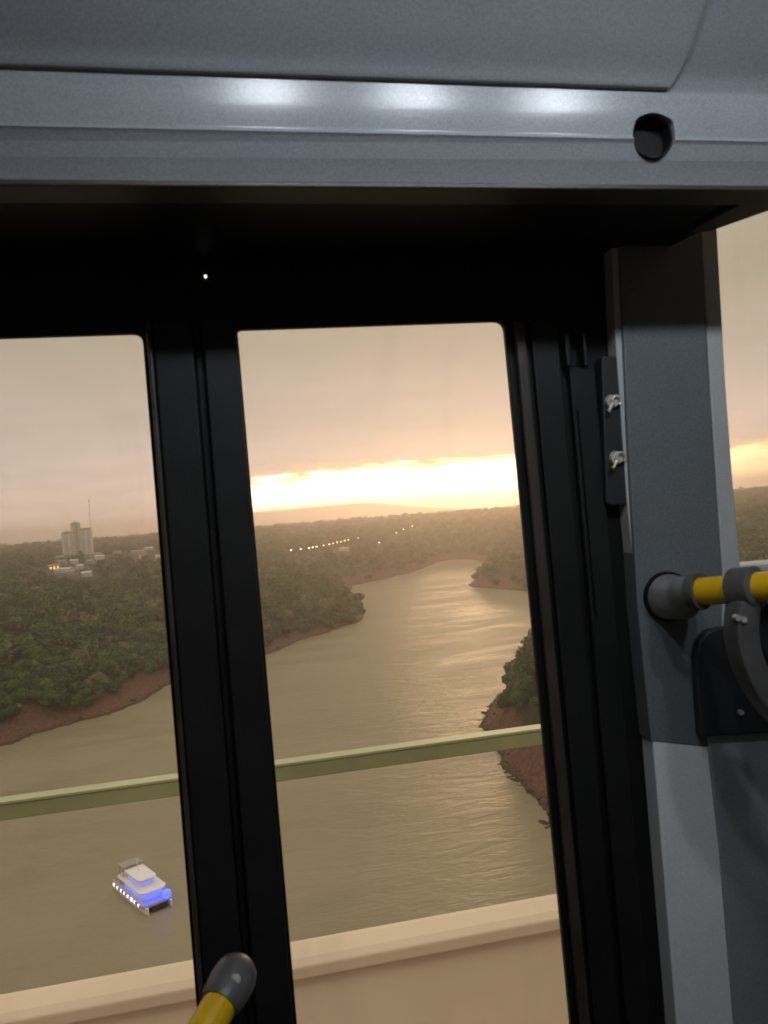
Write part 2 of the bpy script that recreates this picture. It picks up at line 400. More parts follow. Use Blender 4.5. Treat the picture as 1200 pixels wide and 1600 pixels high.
def crown_mesh(k, kind):
    r = random.Random(50+k); vs = []; fs = []
    lobes = []
    if kind == 'round':
        H, Wd = 11, 5.2
        lobes = [(0, 0, 7.4, 4.0)] + [(math.cos(a)*Wd*.55*r.uniform(.6, 1), math.sin(a)*Wd*.55*r.uniform(.6, 1), r.uniform(4.2, 8.8), r.uniform(1.9, 3.0)) for a in [i*6.283/8+r.random()*.5 for i in range(9)]]
    elif kind == 'tall':
        lobes = [(r.uniform(-.8, .8), r.uniform(-.8, .8), z, 2.9-.14*abs(z-7)) for z in (4, 6, 8, 10, 12)] + [(math.cos(a)*2.2, math.sin(a)*2.2, r.uniform(5, 12), r.uniform(1.3, 2.1)) for a in [i*1.05 for i in range(6)]]
    elif kind == 'broad':
        lobes = [(math.cos(a)*r.uniform(1.5, 4.6), math.sin(a)*r.uniform(1.5, 4.6), r.uniform(5, 8.2), r.uniform(1.7, 2.9)) for a in [i*.55+r.random() for i in range(12)]] + [(0, 0, 7, 3.4)]
    else:
        lobes = [(math.cos(a)*r.uniform(.5, 2.4), math.sin(a)*r.uniform(.5, 2.4), r.uniform(1.5, 4.2), r.uniform(1.3, 2.2)) for a in [i*.8 for i in range(9)]]
    for (cx, cy, cz, rad) in lobes:
        n = int(26*rad*rad/4)+14
        for _ in range(n):
            d = Vector((r.gauss(0, 1), r.gauss(0, 1), r.gauss(0.15, 1))).normalized()
            rr = rad*r.uniform(.72, 1.12)
            p = Vector((cx, cy, cz))+Vector((d.x*rr, d.y*rr, d.z*rr*.82))
            nrm = (d+Vector((r.gauss(0, .5), r.gauss(0, .5), r.gauss(.25, .5)))).normalized()
            u = nrm.orthogonal().normalized(); u.rotate(Matrix.Rotation(r.random()*6.28, 3, nrm)); w = nrm.cross(u)
            s = r.uniform(.45, 1.05)
            o = len(vs)
            q = [p+u*s*r.uniform(.7, 1.1), p+w*s*r.uniform(.5, .9)+nrm*.12, p-u*s*r.uniform(.7, 1.1)-nrm*.15, p-w*s*r.uniform(.5, .9)]
            vs += q; fs.append((o, o+1, o+2, o+3))
        # inner mass
        bm = bmesh.new(); bmesh.ops.create_icosphere(bm, subdivisions=1, radius=rad*.74)
        o = len(vs)
        for v in bm.verts:
            q = v.co*r.uniform(.85, 1.1); vs.append(Vector((cx+q.x, cy+q.y, cz+q.z*.82)))
        for f in bm.faces: fs.append(tuple(o+v.index for v in f.verts))
        bm.free()
    me = bpy.data.meshes.new('crown'); me.from_pydata(vs, [], fs); me.materials.append(MT['leaf']); return me
kinds = ['round', 'tall', 'broad', 'round', 'bush']
crowns = [crown_mesh(k, kd) for k, kd in enumerate(kinds)]
def trunk_mesh(k):
    r = random.Random(k); b = MB()
    h = 3.0 if kinds[k] == 'bush' else 8.0
    b.tube([(0, 0, -1.2), (r.uniform(-.1, .1), 0, h*.35), (r.uniform(-.4, .4), r.uniform(-.3, .3), h)], [.34, .24, .1], 7)
    for i in range(4):
        a = i*1.6+r.random(); z = h*.4+i*.5
        b.tube([(0, 0, z), (math.cos(a)*1.3, math.sin(a)*1.3, z+1.4), (math.cos(a)*2.2, math.sin(a)*2.2, z+2.6)], [.13, .09, .04], 5)
    return b.mesh('trunk', MT['bark'])
trunks = [trunk_mesh(k) for k in range(5)]

# ------------------------------------------------------------------ the settlement: where things stand
tower_spots = [(105.5, 853, 1540, 'left'), (119, 853, 1590, 'mid'), (135, 863, 1480, 'front')]
def at(px, dist):
    d = ray(px, 840); d = Vector((d.x, d.y)).normalized()*dist
    return d.x, d.y, float(height(np.array([d.x]), np.array([d.y]))[0])
lamp_px = [(453, 860), (468, 858), (481, 856.5), (487, 855.5), (493, 854.5), (504, 852.5), (513, 850.5), (519, 849), (525, 847.5), (531, 846.5), (537, 845), (543, 843.5),
           (558, 841), (591, 848), (618, 833), (629, 827), (643, 822)]
lamp_col = ['w', 'w', 'w', 'w', 'w', 'w', 'o', 'o', 'o', 'o', 'o', 'o', 'd', 'w', 'w', 'w', 'w']
lamps = [march(px, py, 9.0) for px, py in lamp_px]
# px, py of the eaves, width, depth, height, wall colour key, lit, label
house_px = [
 (84, 884, 13, 9, 4.5, 'cream', True, 'small house with glowing orange window, leftmost of the houses below the towers'),
 (100, 889, 19, 11, 4.5, 'white', False, 'wide pale-roofed house in the trees just below the left tower'),
 (98, 877, 11, 8, 4.5, 'grey', False, 'grey-roofed house tucked behind the wide pale house'),
 (116, 876, 10, 8, 4, 'white', False, 'small white house among trees under the middle tower'),
 (113, 893, 9, 8, 4, 'grey', False, 'lowest grey house in the trees left of the bright gable'),
 (136, 895, 10, 7, 4, 'white', False, 'bright white gable low in the trees, below the front tower'),
 (142, 876, 10, 8, 4, 'cream', False, 'small cream house just below the foot of the front tower'),
 (155, 869, 13, 8, 4.5, 'white', False, 'long bright roof right of the foot of the front tower'),
 (148, 865, 18, 9, 5, 'grey', False, 'long grey roof behind the bright roof beside the front tower'),
 (93, 870, 14, 9, 4, 'grey', False, 'farthest low grey house left of the tower feet'),
 (217, 861, 24, 12, 5, 'grey', False, 'broad grey-roofed hall among trees near the left mullion'),
 (222, 869, 10, 8, 4, 'cream', True, 'house with a glowing orange front below the broad hall'),
 (246, 848, 26, 10, 6, 'white', False, 'pale building on the ridge at the edge of the left pane'),
 (248, 869, 9, 7, 4, 'white', False, 'small white house at the very edge of the left pane'),
 (200, 838, 26, 10, 5, 'cream', False, 'low cream building breaking the skyline right of the mast'),
 (170, 853, 17, 9, 5, 'white', False, 'pale building among trees just right of the tower feet'),
 (183, 862, 12, 8, 4, 'cream', False, 'cream house alone on the slope, halfway between towers and mullion'),
 (232, 856, 16, 9, 5, 'white', False, 'pale building above the broad grey hall by the mullion'),
 (178, 842, 20, 9, 6, 'cream', False, 'low cream building on the skyline nearest the right of the mast'),
 (70, 862, 14, 8, 4, 'grey', False, 'grey building in trees left of all three towers'),
 (124, 884, 8, 7, 4, 'white', False, 'little white house between the wide pale house and the bright gable'),
 (537, 857, 15, 8, 4, 'white', False, 'pale shed just below the orange street lamps'),
]
houses = [march(h[0], h[1], h[4]) for h in house_px]
tw = [at(s[0], s[2]) for s in tower_spots]
clear = [(x, y, 24, 60) for x, y, z in houses]+[(x, y, 8, 36) for x, y, z in lamps]+[(x, y, 34, 60) for x, y, z in tw]

def scatter():
    out = []
    # rings of growing spacing
    for r0, r1, sp, s0 in ((150, 430, 6.8, .95), (430, 900, 8.2, 1.0), (900, 1800, 11.0, 1.15), (1800, 3300, 17.0, 1.6), (3300, 5150, 24.0, 2.0)):
        aw0, aw1 = (-40, 62) if r1 < 4000 else (-34, 56)
        n = int((r1*r1-r0*r0)*math.radians(aw1-aw0)/2/(sp*sp))
        a = np.radians(rng.uniform(aw0, aw1, n)); r = np.sqrt(rng.uniform(r0*r0, r1*r1, n))
        x, y = r*np.sin(a), r*np.cos(a)
        d = river_dist(x, y)
        thr = np.interp(r, [380, 620], [11.5, 5])+4*wob(x, y, 14, 1)
        head = (x > 50) & (x < 200)
        thr = np.where(head & (r < 215), np.where(r < 192, 60, 27), thr)
        thr = np.where(head & (r >= 215) & (r < 265), 17+2*wob(x, y, 9, 2), thr)
        thr = np.where(head & (r >= 265) & (r < 460), np.interp(r, [265, 300, 330], [12, 11, 5]), thr)
        k = d > thr
        k &= ~((r > 2400) & (d < 0))
        dens = wob(x, y, 60, 18)
        k &= rng.uniform(0, 1, n) < np.where(r < 700, 1, .78+.3*dens)
        for cx, cy, rad, front in clear:
            L = math.hypot(cx, cy); ux, uy = -cx/L, -cy/L
            tt = np.clip((x-cx)*ux+(y-cy)*uy, 0, front)
            k &= np.hypot(x-cx-tt*ux, y-cy-tt*uy) > rad*.7
        thk = thr[k]
        x, y, d = x[k], y[k], d[k]; z = height(x, y); n = len(x)
        s = s0*rng.uniform(.62, 1.3, n)*(1+.15*wob(x, y, 80, 4))
        s = np.where(d < 45, s*.82, s)
        for cx, cy, rad, front in clear:
            L = math.hypot(cx, cy); ux, uy = -cx/L, -cy/L
            tt = np.clip((x-cx)*ux+(y-cy)*uy, 0, 230)
            s = np.where(np.hypot(x-cx-tt*ux, y-cy-tt*uy) < max(rad*.75, 9), np.minimum(s, .28+.0011*tt), s)
        pk = rng.choice([0, 1, 2, 3, 4], n, p=[.3, .15, .27, .23, .05])
        pk = np.where((d < thk+7) & (rng.uniform(0, 1, n) < .6), 4, pk)
        out.append(np.stack([x, y, z-.4, s, rng.uniform(0, 6.28, n), pk], 1))
    # low scrub between the trees and the bare earth
    n = 60000
    a = np.radians(rng.uniform(-40, 50, n)); r = np.sqrt(rng.uniform(170**2, 640**2, n)); x, y = r*np.sin(a), r*np.cos(a)
    d = river_dist(x, y); head = (x > 50) & (x < 200)
    lo = np.where(head & (r < 192), 60, np.where(head & (r < 265), np.interp(r, [205, 225], [25, 10]), np.where(head, np.interp(r, [265, 300, 330], [9, 9, 4]), np.interp(r, [380, 620], [10, 4]))))+4*wob(x, y, 11, 5)
    k = (d > lo) & (d < lo+30) & (rng.uniform(0, 1, n) < .75)
    x, y, d = x[k], y[k], d[k]; n = len(x)
    out.append(np.stack([x, y, height(x, y)-.3, rng.uniform(.25, .62, n), rng.uniform(0, 6.28, n), np.full(n, 4)], 1))
    return np.concatenate(out)
T = scatter()
def in_panes(px, py):
    if py > 1240: return False
    if px < 0 or px > 1200: return False
    s = (py-520)/1080
    if px < 222+85*s: return True
    if 374+88*s < px < 792+98*s: return True
    return px > 1128 and py < 900
tx, ty, tz = T[:, 0], T[:, 1], T[:, 2]
order = np.argsort(np.hypot(tx, ty)/np.maximum(T[:, 3]*np.where(T[:, 5] == 4, .5, 1), .05))
single = []
for i in order:
    px, py, dd = project(tx[i], ty[i], tz[i]+6)
    if in_panes(px, py): single.append(i)
    if len(single) >= 290: break
rest = np.setdiff1d(np.arange(len(T)), single)
proto = []
for n, i in enumerate(single):
    x, y, z, s, rz, pk = T[i]; pk = int(pk)
    right = x > 40
    lab, grp = (('green tree on the near headland by the right window frame', 'trees on the near right headland') if right and y < 420 else
                ('broadleaf tree in the dense forest above the red bank, in the left pane', 'forest trees above the left bank'))
    px, py, dd = project(x, y, z+6)
    if not right:
        hzn = 852-.0757*px; dep = py-hzn
        rowt = ('in the lowest row', 'low on the slope', 'mid-slope', 'on the upper slope')[0 if river_dist([x], [y])[0] < 34 else 1 if dep > 150 else 2 if dep > 95 else 3]
        colt = ("at the photo's left edge", 'below the towers, left part', 'below the mast', 'beside the black mullion')[min(3, max(0, int(px/62)))]
        lab = 'tree %s above the red bank, %s' % (rowt, colt)
    if px > 370 and not right: lab, grp = 'hazy tree on the wooded point, %s' % ('at its tip' if px > 500 else 'near the mullion' if px < 440 else 'in its middle'), 'trees on the wooded point'
    if right and y >= 420: lab, grp = 'olive tree in the forest seen through the right window', 'forest trees across the bay on the right'
    if px > 1100: lab, grp = 'olive tree seen through the right window, %s' % ('beside the grey pillar' if px < 1165 else 'at the photo edge, high up' if py < 825 else 'at the photo edge, low down'), 'forest trees seen through the right window'
    tr = thing('broadleaf_tree' if pk != 4 else 'shrub', lab.replace('tree', 'shrub', 1) if pk == 4 else lab, 'tree' if pk != 4 else 'shrub', (x, y, z), rz, grp.replace('trees', 'shrubs') if pk == 4 else grp)
    tr.scale = (s, s, s*random.uniform(.85, 1.15))
    for nm, me in (('crown', crowns[pk]), ('trunk', trunks[pk])):
        o = bpy.data.objects.new(nm, me); COL.objects.link(o); o.parent = tr
        if nm == 'crown' and not any(p[0] == pk for p in proto): proto.append((pk, o))
proto = dict(proto)
for pk in range(5):
    if pk not in proto: proto[pk] = proto[0] if 0 in proto else list(proto.values())[0]

me = bpy.data.meshes.new('forest'); q = T[rest]
me.from_pydata(q[:, :3].tolist(), [], [])
for nm, ci, ty_ in (('tree_scale', 3, 'FLOAT'), ('tree_turn', 4, 'FLOAT'), ('tree_pick', 5, 'INT')):
    a = me.attributes.new(nm, ty_, 'POINT'); a.data.foreach_set('value', q[:, ci].astype(np.float32 if ty_ == 'FLOAT' else np.int32))
forest = bpy.data.objects.new('forest', me); COL.objects.link(forest)
tag(forest, 'hazy subtropical forest rolling back from both banks to the skyline', 'forest', kind='stuff')
ng = bpy.data.node_groups.new('forest_trees', 'GeometryNodeTree')
ng.interface.new_socket('Geometry', in_out='INPUT', socket_type='NodeSocketGeometry')
ng.interface.new_socket('Geometry', in_out='OUTPUT', socket_type='NodeSocketGeometry')
gi = ng.nodes.new('NodeGroupInput'); go = ng.nodes.new('NodeGroupOutput')
iop = ng.nodes.new('GeometryNodeInstanceOnPoints'); jn = ng.nodes.new('GeometryNodeJoinGeometry')
for pk in range(4, -1, -1):
    oi = ng.nodes.new('GeometryNodeObjectInfo'); oi.inputs['Object'].default_value = proto[pk]; oi.inputs['As Instance'].default_value = True
    ng.links.new(oi.outputs['Geometry'], jn.inputs[0])
def nattr(nm, dt):
    n = ng.nodes.new('GeometryNodeInputNamedAttribute'); n.data_type = dt; n.inputs['Name'].default_value = nm
    return [o for o in n.outputs if o.enabled and o.name == 'Attribute'][0]
ng.links.new(gi.outputs[0], iop.inputs['Points']); ng.links.new(jn.outputs[0], iop.inputs['Instance'])
iop.inputs['Pick Instance'].default_value = True
ng.links.new(nattr('tree_pick', 'INT'), iop.inputs['Instance Index'])
cx = ng.nodes.new('ShaderNodeCombineXYZ'); ng.links.new(nattr('tree_turn', 'FLOAT'), cx.inputs[2]); ng.links.new(cx.outputs[0], iop.inputs['Rotation'])
ng.links.new(nattr('tree_scale', 'FLOAT'), iop.inputs['Scale'])
ng.links.new(iop.outputs[0], go.inputs[0])
mo = forest.modifiers.new('forest_trees', 'NODES'); mo.node_group = ng

# ================================================================== HAZE
hb = MB().box(-5400, 5400, -5400, 5400, -112, 75)
mh = bpy.data.materials.new('evening_haze'); mh.use_nodes = True
t = NT(mh.node_tree); t.n.clear(); pv = t.new('ShaderNodeVolumePrincipled')
pv.inputs['Color'].default_value = (1.0, .88, .80, 1); pv.inputs['Density'].default_value = .00040; pv.inputs['Anisotropy'].default_value = .74
o_ = t.new('ShaderNodeOutputMaterial'); t.l.new(pv.outputs[0], o_.inputs['Volume'])
haze = hb.build('haze', mh); haze['kind'] = 'stuff'

# ================================================================== TOWN
MT['tower'] = mat('tower_render', (.72, .70, .68), .8, nscale=.2, coord='Object')
MT['tower_lt'] = mat('tower_pale_render', (.80, .77, .74), .8, nscale=.2)
MT['tower_dk'] = mat('tower_dark_band', (.27, .25, .25), .6)
MT['win'] = mat('far_window_glass', (.26, .26, .26), .5)
MT['roof_grey'] = mat('grey_roof', (.30, .28, .26), .8, nscale=.5)
MT['roof_white'] = mat('white_metal_roof', (.62, .60, .57), .6, nscale=.5)
MT['wall_cream'] = mat('cream_wall', (.48, .42, .34), .8)
MT['lit_orange'] = mat('lit_orange_window', (.8, .4, .1), .6, emit=(1, .42, .10), strength=2.6)
MT['head_w'] = mat('street_lamp_glow_warm_white', (.8, .7, .5), .5, emit=(1, .78, .48), strength=9)
MT['head_o'] = mat('street_lamp_glow_orange', (.8, .5, .2), .5, emit=(1, .45, .08), strength=13)
MT['head_d'] = mat('street_lamp_glow_dim', (.7, .6, .4), .5, emit=(1, .7, .45), strength=5)
MT['post'] = mat('lamp_post_steel', (.2, .2, .2), .6)

def tower(loc, w, d, storeys, rz, label, kind):
    tr = thing('tower_block', label, 'tower block', loc, rz)
    h = storeys*3.0
    b = MB().box(-w/2, w/2, -d/2, d/2, -4, h); b.build('wall', MT['tower_lt' if kind == 'front' else 'tower'], tr, local=True)
    MB().box(-w/2+.8, w/2-.8, -d/2+.8, d/2-.8, h, h+2.6).build('roof', MT['tower_dk'], tr, local=True)
    if kind != 'front':
        MB().box(-w*.22, w*.2, -d*.2, d*.25, h+2.6, h+5.4).build('lift_house', MT['tower'], tr, local=True)
    MB().box(-w*.06, w*.1, -d/2-.9, -d/2, 0, h-.5).build('stair_shaft', MT['tower_dk' if kind == 'mid' else 'tower_lt'], tr, local=True)
    sh = MB().box(-.8, .8, -.12, .1, 0, 1.5).mesh('window', MT['win'])
    n = 0
    cols = [-.40, -.27, -.15, .18, .30, .41]
    for c in cols:
        for k in range(storeys):
            o = bpy.data.objects.new('window', sh); COL.objects.link(o); o.parent = tr
            o.location = (c*w, -d/2, k*3+.9)
    for k in range(1, storeys, 1):
        o = MB().box(-w/2-.15, w/2+.15, -d/2-.35, -d/2-.003, k*3-.25, k*3) if k == 1 else None
        if o: base = o.mesh('floor_band', MT['tower_lt'])
        q = bpy.data.objects.new('floor_band', base); COL.objects.link(q); q.parent = tr; q.location = (0, 0, (k-1)*3)
    return tr
faceA = math.atan2(-tw[0][0], -tw[0][1])
def face_rz(x, y, extra=0): return -math.atan2(x, y)+extra
x, y, z = tw[0]; tower((x, y, z), 18, 15, 14, face_rz(x, y, R(14)), 'wide grey tower block, leftmost of the three towers on the far ridge', 'left')
x, y, z = tw[1]; tower((x, y, z), 16, 16, 20, face_rz(x, y, R(10)), 'slim dark-striped tower block standing between and behind the other two', 'mid')
x, y, z = tw[2]; tower((x, y, z), 18.5, 15, 15, face_rz(x, y, R(-12)), 'pale tower block nearest the mast, in front of the other towers', 'front')
# mast
x, y, z = at(143, 1600)
mt = thing('radio_mast', 'tall thin radio mast rising behind the pale front tower', 'mast', (x, y, z))
mm = MB()
for a in (0, 2.094, 4.189):
    mm.tube([(math.cos(a)*1.1, math.sin(a)*1.1, 0), (math.cos(a)*.5, math.sin(a)*.5, 98)], [.18, .13], 6)
for k in range(24):
    zz = k*4.0; r1 = 1.1-.6*zz/98; r2 = 1.1-.6*(zz+4)/98
    for a in (0, 2.094, 4.189):
        mm.tube([(math.cos(a)*r1, math.sin(a)*r1, zz), (math.cos(a+2.094)*r2, math.sin(a+2.094)*r2, zz+4)], .09, 4)
mm.build('lattice', MT['post'], mt, local=True)
MB().tube([(0, 0, 96), (0, 0, 112)], [.22, .1], 6).build('antenna', MT['post'], mt, local=True)
MB().tube([(0, 0, 101), (0, 0, 106)], .8, 8).build('antenna_drum', MT['post'], mt, local=True)

def house(i, h, loc):
    px, py, w, d, hh, ck, lit, label = h; x, y, z = loc
    tr = thing('house', label, 'house', (x, y, z), face_rz(x, y, R(random.uniform(-35, 35)) if not lit else R(random.uniform(-8, 8))))
    wallm = {'cream': MT['wall_cream'], 'white': MT['tower_lt'], 'grey': MT['wall_cream']}[ck]; roofm = MT['roof_white'] if ck == 'white' else MT['roof_grey']
    MB().box(-w/2, w/2, -d/2, d/2, -3, hh-.02).build('wall', wallm, tr, local=True)
    b = MB(); rh = 1.9; e = .6
    b.add([(-w/2-e, -d/2-e, hh), (w/2+e, -d/2-e, hh), (w/2+e, d/2+e, hh), (-w/2-e, d/2+e, hh), (-w/2-e, 0, hh+rh), (w/2+e, 0, hh+rh)],
          [(0, 1, 5, 4), (2, 3, 4, 5), (0, 4, 3), (1, 2, 5), (3, 2, 1, 0)])
    b.build('roof', roofm, tr, local=True)
    nw = max(2, int(w/4))
    for k in range(nw):
        cx = -w/2+w*(k+.5)/nw
        big = lit and k in (0, 1, 2)
        MB().box(cx-(1.0 if big else .7), cx+(1.0 if big else .7), -d/2-.08, -d/2+.1, .9 if not big else .5, 2.4 if not big else 3.4).build('window', MT['lit_orange'] if big else MT['win'], tr, local=True,
             label='window glowing orange' if big else None)
    MB().box(w*.3, w*.3+1, -d/2-.06, -d/2+.1, 0, .45).build('door_step', MT['tower_dk'], tr, local=True)
for i, h in enumerate(house_px): house(i, h, houses[i])

lamp_words = {'w': 'warm white', 'o': 'orange', 'd': 'dim'}
ord_ = ['first', 'second', 'third', 'fourth', 'fifth', 'sixth', 'seventh', 'eighth', 'ninth', 'tenth', 'eleventh', 'twelfth']
extra = {12: 'dim street lamp alone on the slope right of the orange row', 13: 'lone warm white street lamp on the slope nearest the river end',
         14: 'warm white street lamp, lowest of the three climbing the right hillside', 15: 'warm white street lamp, middle one of the three on the right hillside',
         16: 'warm white street lamp, highest of the three on the right hillside'}
pm = MB(); pm.tube([(0, 0, -2), (0, 0, 8.6)], [.16, .1], 6); pm.tube([(0, 0, 8.5), (1.0, 0, 9.0), (1.6, 0, 9.05)], .07, 5); pole_me = pm.mesh('pole', MT['post'])
heads = {}
for k in 'wod':
    hm = MB().tube([(.6, 0, 9.0), (1.0, 0, 9.05), (2.3, 0, 9.05), (2.7, 0, 9.0)], [.25, .62, .62, .25], 8)
    heads[k] = hm.mesh('lamp_head', MT['head_'+k])
for i, (x, y, z) in enumerate(lamps):
    k = lamp_col[i]
    lab = extra.get(i, '%s street lamp, %s from the left in the far row of lights' % (lamp_words[k], ord_[i] if i < 12 else ''))
    tr = thing('street_lamp', lab, 'street lamp', (x, y, z), face_rz(x, y), 'street lamps on the far hillside')
    for nm, me in (('pole', pole_me), ('lamp_head', heads[k])):
        o = bpy.data.objects.new(nm, me); COL.objects.link(o); o.parent = tr

# ================================================================== TOUR BOAT
MT['boat_white'] = mat('boat_white_paint', (.88, .86, .88), .35, var=.04, nscale=1)
MT['boat_grey'] = mat('boat_grey_deck', (.35, .32, .32), .6, var=.15, nscale=1)
MT['boat_blue'] = mat('boat_blue_light_strip', (.1, .1, .6), .4, emit=(.22, .24, 1.0), strength=1.1)
MT['boat_blue2'] = mat('boat_deck_glow', (.3, .3, .7), .4, emit=(.3, .32, 1.0), strength=.22)
MT['boat_glow'] = mat('boat_blue_lamp', (.1, .1, .7), .4, emit=(.05, .09, 1.0), strength=3.2)
MT['boat_lamp'] = mat('boat_white_lamp', (.9, .9, .8), .4, emit=(1, .96, .82), strength=1.5)
MT['boat_dark'] = mat('boat_dark_window', (.03, .03, .05), .2)
c0, c1, c2 = G(225, 1432, WZ), G(176, 1390, WZ), G(279, 1419, WZ)
axl = (c1-c0); L = axl.length; axs = (c2-c0); Wb = axs.length*.98
ang = math.atan2(-axl.y, -axl.x)      # boat points from c1 towards c0
ctr = c0+axl/2+Vector((math.cos(ang+math.pi/2), math.sin(ang+math.pi/2), 0))*(Wb/2)
if (c2-c0).dot(Vector((-math.sin(ang), math.cos(ang), 0))) < 0:
    ctr = c0+axl/2-Vector((-math.sin(ang), math.cos(ang), 0))*(Wb/2)
side = 1 if (c2-c0).dot(Vector((-math.sin(ang), math.cos(ang), 0))) > 0 else -1
print('boat', L, Wb, side)
boat = thing('tour_boat', 'white double-hulled tour boat with blue lights, on the brown river', 'boat', (ctr.x, ctr.y, WZ), ang)
hl = L/2; hw = Wb/2; vs = -side     # side of the row of lamps (towards the near long side)
def rounded(mb, x0, x1, y0, y1, z0, z1, r, n=5):
    pts = []
    for cx_, cy_, a0 in ((x1-r, y1-r, 0), (x0+r, y1-r, 90), (x0+r, y0+r, 180), (x1-r, y0+r, 270)):
        for k in range(n+1):
            a = R(a0+90*k/n); pts.append(Vector((cx_+r*math.cos(a), cy_+r*math.sin(a), z0)))
    return mb.extrude(pts, (0, 0, z1-z0))
for sgn in (-1, 1):
    b = MB(); yc = sgn*(hw-.8); sec = []
    st = [(-hl, .55, .9), (-hl*.5, .8, 1.0), (hl*.5, .8, 1.0), (hl*.85, .5, 1.15), (hl*1.06, .12, 1.35)]
    vsx = []
    for (xx, w_, zt) in st: vsx += [(xx, yc-w_, zt), (xx, yc+w_, zt), (xx, yc+w_*.55, -.5), (xx, yc-w_*.55, -.5)]
    fs = [(i*4+k, i*4+(k+1) % 4, (i+1)*4+(k+1) % 4, (i+1)*4+k) for i in range(4) for k in range(4)]+[(3, 2, 1, 0), (16, 17, 18, 19)]
    b.add(vsx, fs); b.build('hull', MT['boat_white'], boat, local=True)
rounded(MB(), -hl, hl*.96, -hw+.1, hw-.1, 1.05, 1.35, .9).build('deck', MT['boat_grey'], boat, local=True)
cab = rounded(MB(), -hl*.55, hl*.62, -hw+1.0, hw-1.0, 1.35, 3.3, 1.1).build('cabin', MT['boat_white'], boat, local=True)
rounded(MB(), -hl*.5, hl*.66, -hw+.92, hw-.92, 2.2, 2.6, 1.15).build('window_band', MT['boat_blue'], cab, local=True)
rounded(MB(), -hl*.7, hl*.9, -hw+.25, hw-.25, 1.36, 1.46, .9).build('deck_glow_strip', MT['boat_blue2'], boat, local=True)
rounded(MB(), -hl*.85, hl*.78, -hw+.35, hw-.35, 3.32, 3.5, 1.6).build('lower_roof', MT['boat_white'], boat, local=True)
rounded(MB(), -hl*.45, hl*.36, -hw*.5, hw*.5, 3.5, 4.9, .9).build('wheelhouse', MT['boat_white'], boat, local=True)
rounded(MB(), -hl*.40, hl*.385, -hw*.53, hw*.53, 4.0, 4.25, .95).build('blue_light_strip', MT['boat_blue'], boat, local=True)
rounded(MB(), -hl*.6, hl*.44, -hw*.62, hw*.62, 4.92, 5.1, 1.1).build('upper_roof', MT['boat_white'], boat, local=True)
fr = MB()
for xx in (-hl*.82, -hl*.6):
    for yy in (-hw*.6, hw*.6): fr.tube([(xx, yy, 1.3), (xx, yy, 5.5)], .09, 6)
fr.box(-hl*.88, -hl*.5, -hw*.7, hw*.7, 5.5, 5.66)
fr.build('stern_canopy', MT['boat_grey'], boat, local=True)
MB().tube([(-hl*.2, 0, 5.1), (-hl*.22, 0, 7.4)], .08, 6).build('mast', MT['boat_white'], boat, local=True)
rl = MB()
for sgn in (-1, 1):
    for z_ in (1.8, 2.3): rl.tube([(-hl*.98, sgn*(hw-.2), z_), (hl*.9, sgn*(hw-.2), z_)], .04, 5)
    for k in range(10): rl.tube([(-hl*.98+k*hl*1.88/9, sgn*(hw-.2), 1.35), (-hl*.98+k*hl*1.88/9, sgn*(hw-.2), 2.3)], .035, 5)
rl.build('railing', MT['boat_white'], boat, local=True)
lm = MB().box(-.32, .32, -.12, .12, -.28, .28).mesh('side_lamp', MT['boat_lamp'])
for k in range(8):
    o = bpy.data.objects.new('side_lamp', lm); COL.objects.link(o); o.parent = boat; o.location = (-hl*.9+k*hl*1.55/7+random.uniform(-.2, .2), vs*(hw-.12), 1.25); o.scale = (random.uniform(.6, 1.7), 1, random.uniform(.7, 1.3))
MB().tube([(hl*.9, -vs*hw*.62, 1.5), (hl*.9, -vs*hw*.62, 1.7), (hl*.9, -vs*hw*.62, 2.9), (hl*.9, -vs*hw*.62, 3.1)], [.6, .85, .85, .6], 12).build('bow_lamp', MT['boat_glow'], boat, local=True)
MB().box(hl*.62, hl*.66, -hw+2.0, hw-2.0, 1.6, 2.5).build('front_window', MT['boat_glow'], boat, local=True)
rounded(MB(), hl*.97, hl*1.02, -hw*.5, hw*.5, .2, 1.0, .3).build('hull_bridge', MT['boat_dark'], boat, local=True)  # dark slab filling the gap between the hulls

# ================================================================== BRIDGE
br = thing('bridge', 'road bridge with pale concrete parapet and green handrail outside the bus', 'bridge', (0, 2.4, -2.4))
RY = 2.45
def zat(px, py, y): return P(px, py, y).z
rz_top = (zat(100, 1241, RY)+zat(640, 1167, RY))/2
pz_top = (zat(150, 1522, RY+.10)+zat(660, 1433, RY+.10))/2
print('rail z', zat(0, 1257, RY), zat(430, 1190, RY), zat(850, 1130, RY), 'parapet', zat(0, 1550, RY), zat(455, 1468, RY), zat(875, 1393, RY))
rt, rb = rz_top, rz_top-.042
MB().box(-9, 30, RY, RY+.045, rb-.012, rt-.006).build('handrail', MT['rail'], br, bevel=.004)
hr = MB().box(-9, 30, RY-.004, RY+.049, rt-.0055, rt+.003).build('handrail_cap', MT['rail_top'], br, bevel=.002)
def profx(pts, x0, x1): return MB().extrude([Vector((x0, a_, b_)) for a_, b_ in pts], (x1-x0, 0, 0))
zb = pz_top-.05
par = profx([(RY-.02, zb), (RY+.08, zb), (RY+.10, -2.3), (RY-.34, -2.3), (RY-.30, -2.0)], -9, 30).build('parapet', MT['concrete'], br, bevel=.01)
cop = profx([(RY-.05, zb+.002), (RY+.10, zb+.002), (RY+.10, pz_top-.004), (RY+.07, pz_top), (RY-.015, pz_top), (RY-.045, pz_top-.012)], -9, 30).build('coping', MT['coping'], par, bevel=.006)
pst = MB().box(-.03, .03, -.03, .03, 0, 1)
